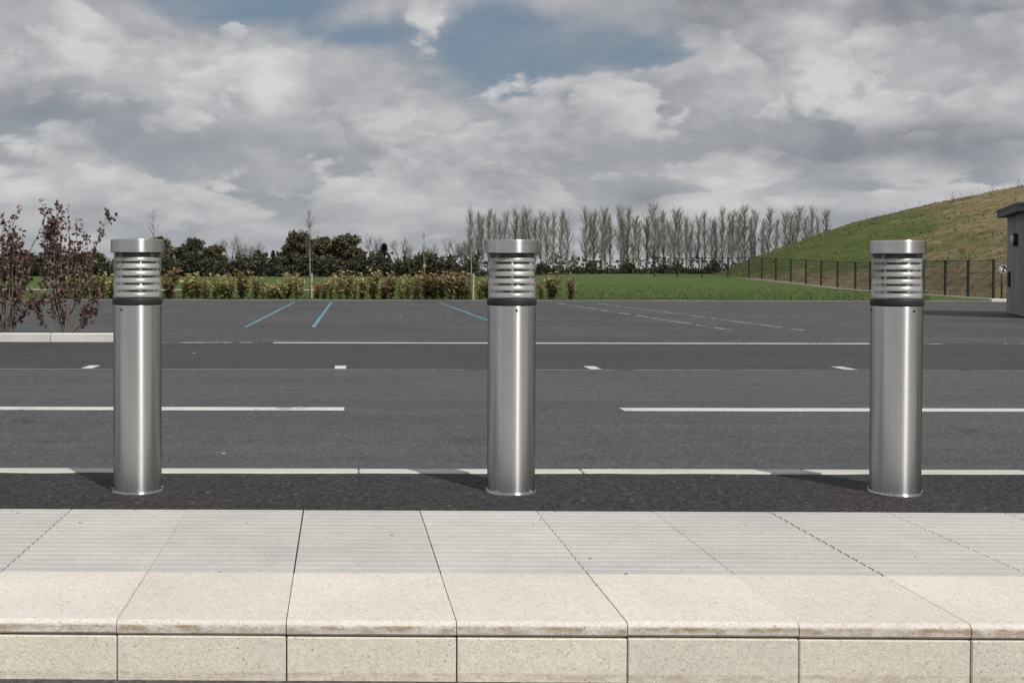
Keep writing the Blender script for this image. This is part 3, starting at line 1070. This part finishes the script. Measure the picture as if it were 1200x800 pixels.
def branch(wood, twigs, r, p, d, length, rad, depth, up=0.15, wig=0.25, kids=(3, 5), ang=(25, 50), thr=0.02, tips=None, sides=5, shrink=(.55, .75)):
    pts = [p]; rads = [rad]
    n = 4
    dd = d.normalized()
    for i in range(n):
        dd = (dd + rvec(r) * wig * .5 + Vector((0, 0, up * .3))).normalized()
        pts.append(pts[-1] + dd * (length / n))
        rads.append(rad * (1 - .6 * (i + 1) / n))
    (wood if rad > thr else twigs).tube(pts, rads, sides if rad > thr else 3, t=r.random(), cap=False)
    if depth == 0:
        if tips is not None:
            tips.append((pts[-1], dd))
            tips.append((pts[2], dd))
        return
    for k in range(r.randint(*kids)):
        f = r.uniform(.35, 1.0)
        i = min(n - 1, int(f * n))
        q = pts[i].lerp(pts[i + 1], f * n - i) if i < n else pts[-1]
        bd_ = (pts[i + 1] - pts[i]).normalized()
        side = rvec(r); side = (side - bd_ * side.dot(bd_)).normalized()
        a = R(r.uniform(*ang))
        nd = bd_ * math.cos(a) + side * math.sin(a)
        branch(wood, twigs, r, q, nd, length * r.uniform(*shrink), max(rad * .45, .004), depth - 1, up, wig, kids, ang, thr, tips, sides, shrink)


def crown_leaves(mb, r, centres, per, spread, size, shade=None):
    for c in centres:
        for k in range(per):
            o = rvec(r) * spread * r.random() ** .5
            p = c + o
            t = min(1, max(0, r.gauss(.5, .25)))
            mb.leaf(p, rvec(r), rvec(r), size * r.uniform(.6, 1.3), size * r.uniform(.45, .8), t)


def thing(name, label, cat, group, loc, rz=0.0, s=(1, 1, 1)):
    o = bpy.data.objects.new(name, None)
    col.objects.link(o)
    o.location = loc; o.rotation_euler = (0, 0, rz); o.scale = s
    return tag(o, label, cat, group)


# --- bare poplars in the far row
def poplar_proto(seed):
    r = random.Random(seed)
    wide = r.uniform(.8, 1.35); nb_ = r.randint(62, 92); low = r.uniform(.06, .2); bend = r.uniform(-.25, .25)
    wood, tw = MB(), MB()
    H = 10.0
    pts = [Vector((0, 0, -.2))]
    for i in range(8):
        pts.append(Vector((r.gauss(0, .08) + bend * ((i + 1) / 8) ** 2, r.gauss(0, .08), H * (i + 1) / 8)))
    wood.tube(pts, [.15 * (1 - i / 8.6) for i in range(9)], 6)
    for k in range(nb_):
        f = low + (.98 - low) * (k + r.random()) / nb_
        z = H * f
        ii = min(7, int(f * 8)); p = pts[ii].lerp(pts[ii + 1], f * 8 - ii)
        a = r.uniform(0, 6.283)
        ln = (H * .34) * (1 - f * .74) * r.uniform(.45, 1.25) * wide * min(1, .45 + f * 1.6)
        out_ = R(r.uniform(16, 36))
        d = Vector((math.cos(a) * math.sin(out_), math.sin(a) * math.sin(out_), math.cos(out_)))
        q = [p]
        dd = d
        for i in range(4):
            dd = (dd + rvec(r) * .10 + Vector((0, 0, .10))).normalized()
            q.append(q[-1] + dd * ln / 4)
        tw.tube(q, [.030 * (1 - f * .5), .024, .019, .015, .009], 3, t=r.random(), cap=False)
        for j in range(6):
            g = r.uniform(.15, 1.0)
            i = min(3, int(g * 4))
            s_ = q[i].lerp(q[i + 1], g * 4 - i)
            td = ((q[i + 1] - q[i]).normalized() + rvec(r) * .55 + Vector((0, 0, .25))).normalized()
            tl = r.uniform(.4, 1.0)
            e_ = s_ + td * tl
            tw.tube([s_, s_.lerp(e_, .5) + rvec(r) * .03, e_], [.015, .012, .007], 3, t=r.random(), cap=False)
            if r.random() < .55:
                tw.leaf(e_, td, rvec(r), .12, .06, t=r.uniform(.5, 1))
    return wood.mesh('trunk', M['bark_poplar']), tw.mesh('crown', M['twig'])


pop = [poplar_proto(100 + i) for i in range(8)]
PXS = [(551, 247), (560, 252), (571, 247), (579, 252), (592, 251), (603, 246), (619, 245), (634, 250), (647, 252), (657, 249), (686, 248), (696, 253), (705, 249),
       (715, 252), (726, 247), (737, 248), (750, 262), (757, 256), (766, 245), (777, 248), (790, 246), (797, 252), (811, 264), (824, 251), (832, 257), (845, 247), (853, 254),
       (866, 247), (873, 243), (886, 248), (901, 247), (920, 249), (934, 248), (952, 247), (968, 250)]
PXS = sorted(PXS + [(p_, 252 + (p_ * 7) % 9) for p_ in (565, 586, 611, 626, 641, 664, 691, 710, 731, 744, 771, 784, 804, 818, 838, 859, 880, 893, 910, 927, 943, 960)])
r = random.Random(21)
for i, (px, top) in enumerate(PXS):
    Y = 200 + r.uniform(-7, 7); top += r.uniform(-1, 4); px += r.uniform(-1.5, 1.5)
    X = (px - 415) * Y / 1350
    zb = gz(Y, X)
    H = (318 - top) * Y / 1350 + EYE - zb
    o = thing('poplar_tree', 'bare slender poplar in the far row, %s from its left end' % ordinal(i + 1), 'tree', 'row of bare poplars beyond the lawn',
              (X, Y, zb), r.uniform(0, 6.28), (H / 10 * r.uniform(.9, 1.4),) * 2 + (H / 10,))
    w_, c_ = pop[r.randrange(8)]
    place('trunk', w_, o); place('crown', c_, o)


# --- broad evergreen trees, conifers and bare trees of the far hedgerow
def broad_proto(seed, H=6.0, wid=2.2, n=250, leaf=.36, mat='evergreen', per=26):
    r = random.Random(seed)
    wood, tw, lv = MB(), MB(), MB()
    tips = []
    branch(wood, tw, r, Vector((0, 0, -.2)), Vector((0, 0, 1)), H * .5, .18, 3, up=.1, wig=.3, kids=(3, 4), ang=(25, 60), thr=.03, tips=tips)
    cs = []
    # lumpy crown: several overlapping lobes with an uneven outline
    lobes = []
    for i in range(15):
        f = i / 14
        sp_ = .85 - .5 * f
        lobes.append((Vector((r.uniform(-sp_, sp_) * wid, r.uniform(-sp_, sp_) * wid * .8, H * (.16 + .60 * f + r.uniform(-.04, .06)))), r.uniform(.30, .62) * wid))
    for k in range(n):
        c, rad = r.choice(lobes)
        v = rvec(r) * rad * (r.random() ** .33)
        v.z *= .85
        q = c + v
        if q.z < .12 * H:
            q.z = r.uniform(.06, .3) * H
        cs.append(q)
    crown_leaves(lv, r, cs, per, .34, leaf)
    return (wood.mesh('trunk', M['bark_dark']), lv.mesh('crown', M[mat])), H


def conifer_proto(seed, H=5.0):
    r = random.Random(seed)
    wood, lv = MB(), MB()
    wood.tube([(0, 0, -.2), (0, 0, H * .5), (0, 0, H * .97)], [.12, .08, .02], 6)
    for k in range(150):
        f = r.random() ** .8
        z = H * (.06 + .92 * f)
        rad = (1 - f) * H * .25 * r.uniform(.75, 1.15) + .05
        a = r.uniform(0, 6.28)
        d = Vector((math.cos(a), math.sin(a), -.15))
        for j in range(14):
            g = r.uniform(.15, 1)
            p = Vector((0, 0, z)) + d * rad * g + rvec(r) * .10
            lv.leaf(p, (d + rvec(r) * .7), Vector((0, 0, 1)), r.uniform(.16, .34), r.uniform(.08, .16), r.random())
    return (wood.mesh('trunk', M['bark_dark']), lv.mesh('crown', M['conifer'])), H


def bare_proto(seed, H=6.0):
    r = random.Random(seed)
    wood, tw = MB(), MB()
    branch(wood, tw, r, Vector((0, 0, -.2)), Vector((0, 0, 1)), H * .42, .14, 4, up=.22, wig=.35, kids=(5, 6), ang=(20, 50), thr=.03, shrink=(.55, .8))
    zmax = max(v[2] for v in tw.v)
    return (wood.mesh('trunk', M['bark_dark']), tw.mesh('crown', M['twig_far'])), zmax


broads = [broad_proto(300 + i) for i in range(3)] + [broad_proto(310 + i, mat='olive') for i in range(3)]
conifs = [conifer_proto(330 + i) for i in range(2)]
bares = [bare_proto(340 + i) for i in range(3)]
TREES = [  # kind, px, top, half width px, prototype, label
    ('b', 104, 294, 22, 3, 'low dark olive tree behind the reddish shrubs at the far left'),
    ('b', 160, 290, 26, 0, 'dark evergreen tree behind the head of the left bollard'),
    ('b', 188, 276, 19, 4, 'dark rounded tree just right of the left bollard head'),
    ('b', 222, 277, 22, 1, 'broad dark tree with domed crown, second right of the left bollard'),
    ('b', 250, 285, 20, 5, 'lower dark tree at the right shoulder of the domed dark trees'),
    ('n', 273, 274, 24, 0, 'bare grey-twigged tree right of the domed dark trees'),
    ('n', 297, 279, 15, 1, 'small bare tree left of two dark little conifers'),
    ('c', 309, 296, 9, 0, 'small dark conifer, left one of a close pair'),
    ('c', 320, 293, 9, 1, 'small dark conifer, right one of a close pair'),
    ('b', 345, 268, 24, 3, 'tall uneven dark tree behind the staked sapling'),
    ('b', 382, 276, 22, 4, 'dark tree joining the two highest crowns behind the hedge'),
    ('b', 404, 271, 27, 5, 'wide dome-shaped olive tree, largest of the far trees'),
    ('n', 436, 271, 16, 2, 'bare tree just left of the pointed conifer'),
    ('c', 450, 284, 15, 0, 'pointed dark conifer, widest of the far conifers'),
    ('n', 470, 275, 18, 0, 'bare grey tree right of the pointed conifer'),
    ('b', 488, 298, 18, 1, 'low dark evergreen tree between bare trees'),
    ('n', 503, 280, 13, 1, 'thin bare tree beside the last small conifer'),
    ('c', 511, 301, 9, 1, 'small dark conifer standing alone left of the poplars'),
    ('n', 530, 276, 22, 2, 'rounded bare tree just left of the poplar row'),
    ('n', 545, 272, 14, 1, 'leaning bare tree touching the left end of the poplar row'),
    ('b', 20, 297, 34, 1, 'dark tree behind the reddish shrub cut by the left edge'),
    ('b', 62, 298, 30, 5, 'dark tree seen through the larger reddish shrub'),
    ('n', 668, 290, 12, 0, 'small bare tree in the gap of the poplar row'),
]
r = random.Random(31)
for kind, px, top, hwid, pi, lab in TREES:
    Y = {'b': 182, 'c': 178, 'n': 190}[kind] + r.uniform(-4, 4)
    X = (px - 415) * Y / 1350
    zb = gz(Y, X)
    H = (318 - top) * Y / 1350 + EYE - zb
    (w_, c_), h0 = {'b': broads, 'c': conifs, 'n': bares}[kind][pi]
    bx = [v.co.x for v in c_.vertices]
    zt = max(v.co.z for v in c_.vertices)
    sx = 2 * hwid * (1.22 if kind == 'b' else 1.0) * Y / 1350 / (max(bx) - min(bx))
    nm = {'b': 'evergreen_tree', 'c': 'conifer_tree', 'n': 'bare_tree'}[kind]
    o = thing(nm, lab, 'tree', 'trees of the far field edge', (X, Y, zb), 0.0, (sx, sx, H / zt))
    place('trunk', w_, o); place('crown', c_, o)

# dense low hedgerow that reads as one dark mass under the far trees
mb = MB()
r = random.Random(41)
for k in range(34000):
    px = r.uniform(-420, 900)
    if px < 560:
        hmax = 2.5 + .7 * math.sin(px * .09) + .5 * math.sin(px * .23) + .5 * math.sin(px * .61)
    else:
        hmax = max(.35, .45 + .9 * math.sin(px * .13) + .6 * math.sin(px * .31))
    if 330 < px < 345:
        hmax *= .6
    Y = 172 + r.uniform(-3, 3)
    z = gz(Y, (px - 415) * Y / 1350) + hmax * (r.random() ** .9 if r.random() < .8 else r.random() * .5)
    mb.leaf(Vector(((px - 415) * Y / 1350, Y, z)), rvec(r), rvec(r), r.uniform(.4, .85), r.uniform(.28, .5), r.random() * (.4 + .6 * r.random()))
tag(mb.build('hedgerow', M['scrub']), 'dark low hedgerow under the far trees', 'hedge', kind='stuff')
# distant wood far behind, closing the horizon on both sides
mb = MB()
for k in range(9000):
    X = r.uniform(-700, 700); Y = 430 + r.uniform(-8, 8)
    h = 5.5 + 2.0 * math.sin(X * .03) + 1.2 * math.sin(X * .11 + 1)
    mb.leaf(Vector((X, Y, gz(Y) + h * r.random())), rvec(r), rvec(r), r.uniform(1.2, 2.6), r.uniform(.8, 1.6), r.random())
tag(mb.build('distant_wood', M['scrub']), 'far-off strip of dark woodland on the horizon', 'woodland', kind='stuff')


# --- hedge of young shrubs along the far side of the car park
def shrub_proto(seed, mat, H=.9, wid=.24, n=300, stems=7):
    r = random.Random(seed)
    wood, lv = MB(), MB()
    for s_ in range(stems):
        a = r.uniform(0, 6.28)
        lean = r.uniform(.05, wid)
        h = H * r.uniform(.6, 1.0) if s_ else H
        base = Vector((math.cos(a) * .04, math.sin(a) * .04, -.05))
        pts = [base]
        for i in range(5):
            f = (i + 1) / 5
            pts.append(Vector((math.cos(a) * lean * f, math.sin(a) * lean * f, h * f)) + rvec(r) * .03)
        wood.tube(pts, [.011, .010, .008, .007, .005, .003], 4, cap=False)
        for k in range(n // stems):
            g = r.uniform(.12, 1.0)
            i = min(4, int(g * 5))
            p = pts[i].lerp(pts[i + 1], g * 5 - i) + rvec(r) * r.uniform(.02, .12)
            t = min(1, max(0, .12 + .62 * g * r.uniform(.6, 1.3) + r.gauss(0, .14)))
            d = rvec(r); d.z = abs(d.z) * .6
            lv.leaf(p, d, Vector((0, 0, 1)) + rvec(r) * .6, r.uniform(.075, .13), r.uniform(.05, .08), t)
    return wood.mesh('stems', M['bark_dark']), lv.mesh('leaves', M[mat])


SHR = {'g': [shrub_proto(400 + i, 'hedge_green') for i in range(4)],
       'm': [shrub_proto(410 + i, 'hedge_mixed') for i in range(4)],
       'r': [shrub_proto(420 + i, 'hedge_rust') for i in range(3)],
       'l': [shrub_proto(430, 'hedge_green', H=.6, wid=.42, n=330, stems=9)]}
HEDGE = [(77, 318, 'm'), (88, 322, 'g'), (99, 316, 'r'), (109, 318, 'm'), (120, 320, 'g'), (129, 321, 'g'), (199, 314, 'r'), (215, 328, 'g'), (224, 319, 'g'),
         (232, 325, 'r'), (241, 326, 'm'), (252, 320, 'g'), (261, 321, 'g'), (269, 327, 'm'), (283, 317, 'r'), (301, 322, 'm'), (309, 324, 'g'), (318, 333, 'l'), (330, 330, 'l'),
         (336, 319, 'g'), (348, 320, 'g'), (353, 324, 'm'), (372, 330, 'r'), (380, 328, 'm'), (388, 322, 'g'), (398, 318, 'g'), (407, 318, 'm'), (415, 322, 'g'), (424, 319, 'g'),
         (437, 314, 'g'), (451, 322, 'r'), (458, 319, 'm'), (470, 323, 'g'), (478, 320, 'g'), (488, 320, 'm'), (499, 313, 'r'), (507, 320, 'm'), (518, 318, 'r'), (528, 317, 'm'),
         (537, 320, 'r'), (545, 316, 'm'), (563, 326, 'g'), (572, 322, 'm'), (584, 322, 'g'), (634, 325, 'm'), (647, 318, 'm'), (669, 321, 'r')]
LOOK = {'g': 'yellow-green', 'm': 'mixed olive and bronze', 'r': 'rust-brown', 'l': 'low spreading yellow-green'}
r = random.Random(51)
for i, (px, top, kd) in enumerate(HEDGE):
    Y = 41.3 + r.uniform(-.9, .9)
    X = (px - 415) * Y / 1350
    zb = gz(Y, X)
    H = (318 - top) * Y / 1350 + EYE - zb
    me = r.choice(SHR[kd])
    s_ = H / (.66 if kd == 'l' else .93)
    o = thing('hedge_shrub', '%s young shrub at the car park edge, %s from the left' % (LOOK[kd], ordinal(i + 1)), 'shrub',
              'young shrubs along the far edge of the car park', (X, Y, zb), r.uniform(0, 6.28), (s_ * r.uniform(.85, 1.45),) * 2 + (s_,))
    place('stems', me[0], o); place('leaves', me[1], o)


# --- staked saplings
def sapling(px, top, Y, label, seed, stake=True, bush=1.0):
    r = random.Random(seed)
    X = (px - 415) * Y / 1350
    zb = gz(Y, X)
    H = (318 - top) * Y / 1350 + EYE - zb
    o = thing('young_tree', label, 'tree', 'staked young trees behind the hedge', (X, Y, zb))
    wood, tw = MB(), MB()
    wood.tube([(0, 0, -.1), (.01, .01, H * .35), (-.015, 0, H * .7), (.0, 0, H)], [.028, .022, .013, .004], 6)
    for k in range(int(26 * bush)):
        f = r.uniform(.42, .97)
        a = r.uniform(0, 6.28)
        ln = H * .20 * (1.25 - f) * r.uniform(.6, 1.2)
        d = Vector((math.cos(a) * .6, math.sin(a) * .6, 1)).normalized()
        branch(tw, tw, r, Vector((0, 0, H * f)), d, ln, .008, 1, up=.1, wig=.25, kids=(2, 4), ang=(20, 50), thr=.5)
    wood.build('trunk', M['bark_young'], o)
    tw.build('crown', M['twig_far'], o)
    if stake:
        MB().bevel_box((.05, -.03, -.2), (.11, .03, .95), .006).build('stake', M['stake'], o)
        MB().bevel_box((-.02, -.012, .78), (.06, .012, .82), .003).build('tie', M['black'], o)
    return o


sapling(180, 243, 44.5, 'thin bare young tree rising behind the left bollard head', 61, True, .7)
sapling(363, 246, 44.0, 'bare young tree with pale stem in front of the tallest dark trees', 62, True, 1.5)
sapling(497, 273, 44.8, 'slight bare young tree rising from the middle of the hedge', 63, False, .7)
sapling(552, 250, 40.6, 'bare young tree tied to a pale stake left of the middle bollard', 64, True, .9)


# --- two tall bronze-leaved shrubs on the island
def big_shrub(px, Y, H, label, seed, stems, lean, leaves):
    r = random.Random(seed)
    X = (px - 415) * Y / 1350
    o = thing('bronze_shrub', label, 'shrub', 'tall bronze shrubs on the island', (X, Y, -.06))
    wood, tw, lv = MB(), MB(), MB()
    for s_ in range(stems):
        a = r.uniform(0, 6.28)
        sp = r.uniform(.08, .48)
        h = H * r.uniform(.72, 1.0)
        p0 = Vector((r.gauss(0, .03), r.gauss(0, .03), -.05))
        tip = Vector((math.cos(a) * sp + lean, math.sin(a) * sp * .8, h))
        if s_ == 0:
            tip = Vector((.62 + lean * .3, -.05, H * .93))
        if s_ in (1, 2, 3, 4):
            tip = Vector(((-.42, .36, -.2, .5)[s_ - 1], r.uniform(-.2, .2), H * r.uniform(.22, .48)))
        pts = []
        for i in range(8):
            f = i / 7
            q = p0.lerp(tip, f)
            q.x -= lean * math.sin(f * math.pi) * .25
            bow = math.sin(f * math.pi) * .10
            q += Vector((math.cos(a) * bow, math.sin(a) * bow, 0)) * (1 if s_ else -.6) + (rvec(r) * .018 if 0 < i else Vector())
            pts.append(q)
        wood.tube(pts, [.013 - .0016 * i for i in range(8)], 5, t=r.random(), cap=False)
        for k in range(r.randint(5, 8)):
            f = r.uniform(.22, .95)
            i = min(6, int(f * 7))
            q = pts[i].lerp(pts[i + 1], f * 7 - i)
            d = ((pts[i + 1] - pts[i]).normalized() + rvec(r) * .55).normalized()
            tl = r.uniform(.12, .34)
            e_ = q + d * tl
            tw.tube([q, q.lerp(e_, .5) + rvec(r) * .012, e_], [.005, .004, .0025], 3, t=r.random(), cap=False)
            for j in range(leaves):
                g = r.uniform(.2, 1.05)
                lp = q.lerp(e_, g) + rvec(r) * .012
                ld = (d * .5 + rvec(r)).normalized(); ld.z -= .2
                lv.leaf(lp, ld, rvec(r), r.uniform(.05, .09), r.uniform(.035, .06), min(1, max(0, r.gauss(.45, .27))), fold=.35)
        for j in range(20):
            g = r.uniform(.5, 1.0)
            i = min(6, int(g * 7))
            lp = pts[i].lerp(pts[i + 1], g * 7 - i) + rvec(r) * .02
            lv.leaf(lp, rvec(r), rvec(r), r.uniform(.055, .095), r.uniform(.04, .065), min(1, max(0, r.gauss(.5, .25))), fold=.35)
    wood.build('stems', M['bark'], o)
    tw.build('twigs', M['twig_far'], o)['kind'] = 'stuff'
    lv.build('leaves', M['bronze'], o)
    return o


big_shrub(76, 16.55, 1.93, 'tall reddish bronze shrub on the island, beside the left bollard', 71, 19, .0, 8)
big_shrub(6, 16.75, 1.90, 'reddish bronze shrub on the island, cut by the left edge', 72, 19, -.02, 8)

# ------------------------------------------------------------------ small litter
mb = MB()
r = random.Random(81)
def chip(x, y, z, s):
    st = len(mb.v)
    for k in range(5):
        a = k * 1.257 + r.uniform(-.3, .3)
        mb.v.append((x + s * math.cos(a), y + s * .7 * math.sin(a), z))
    mb.v.append((x, y, z + s * .4))
    for k in range(5):
        mb.face((st + k, st + (k + 1) % 5, st + 5), 0, r.random())
for k in range(24):
    chip(r.uniform(-1.3, 2.5), 2.95 + 1.25 * (1 - r.random() ** 2.2), 0.0003, r.uniform(.002, .0055))
for px, py, s_ in ((93, 614, .006), (460, 628, .006), (693, 655, .006), (736, 673, .007), (257, 672, .005), (936, 653, .004), (180, 606, .004)):
    d = 1350 * EYE / (py - 318)
    chip((px - 415) / 1350 * d, d, 0, s_)
tag(mb.build('loose_grit', M['soil']), 'dark crumbs of grit scattered on the pale paving', 'grit', kind='stuff')
mb = MB()
for px, py, s_ in ((227, 414, .022), (262, 532, .014), (470, 371, .03), (525, 372, .03)):
    d = 1350 * (EYE - ZR) / (py - 318)
    chip((px - 415) / 1350 * d, d, ZR, s_)
tag(mb.build('road_litter', M['path']), 'few pale crumbs lying on the tarmac', 'litter', kind='stuff')
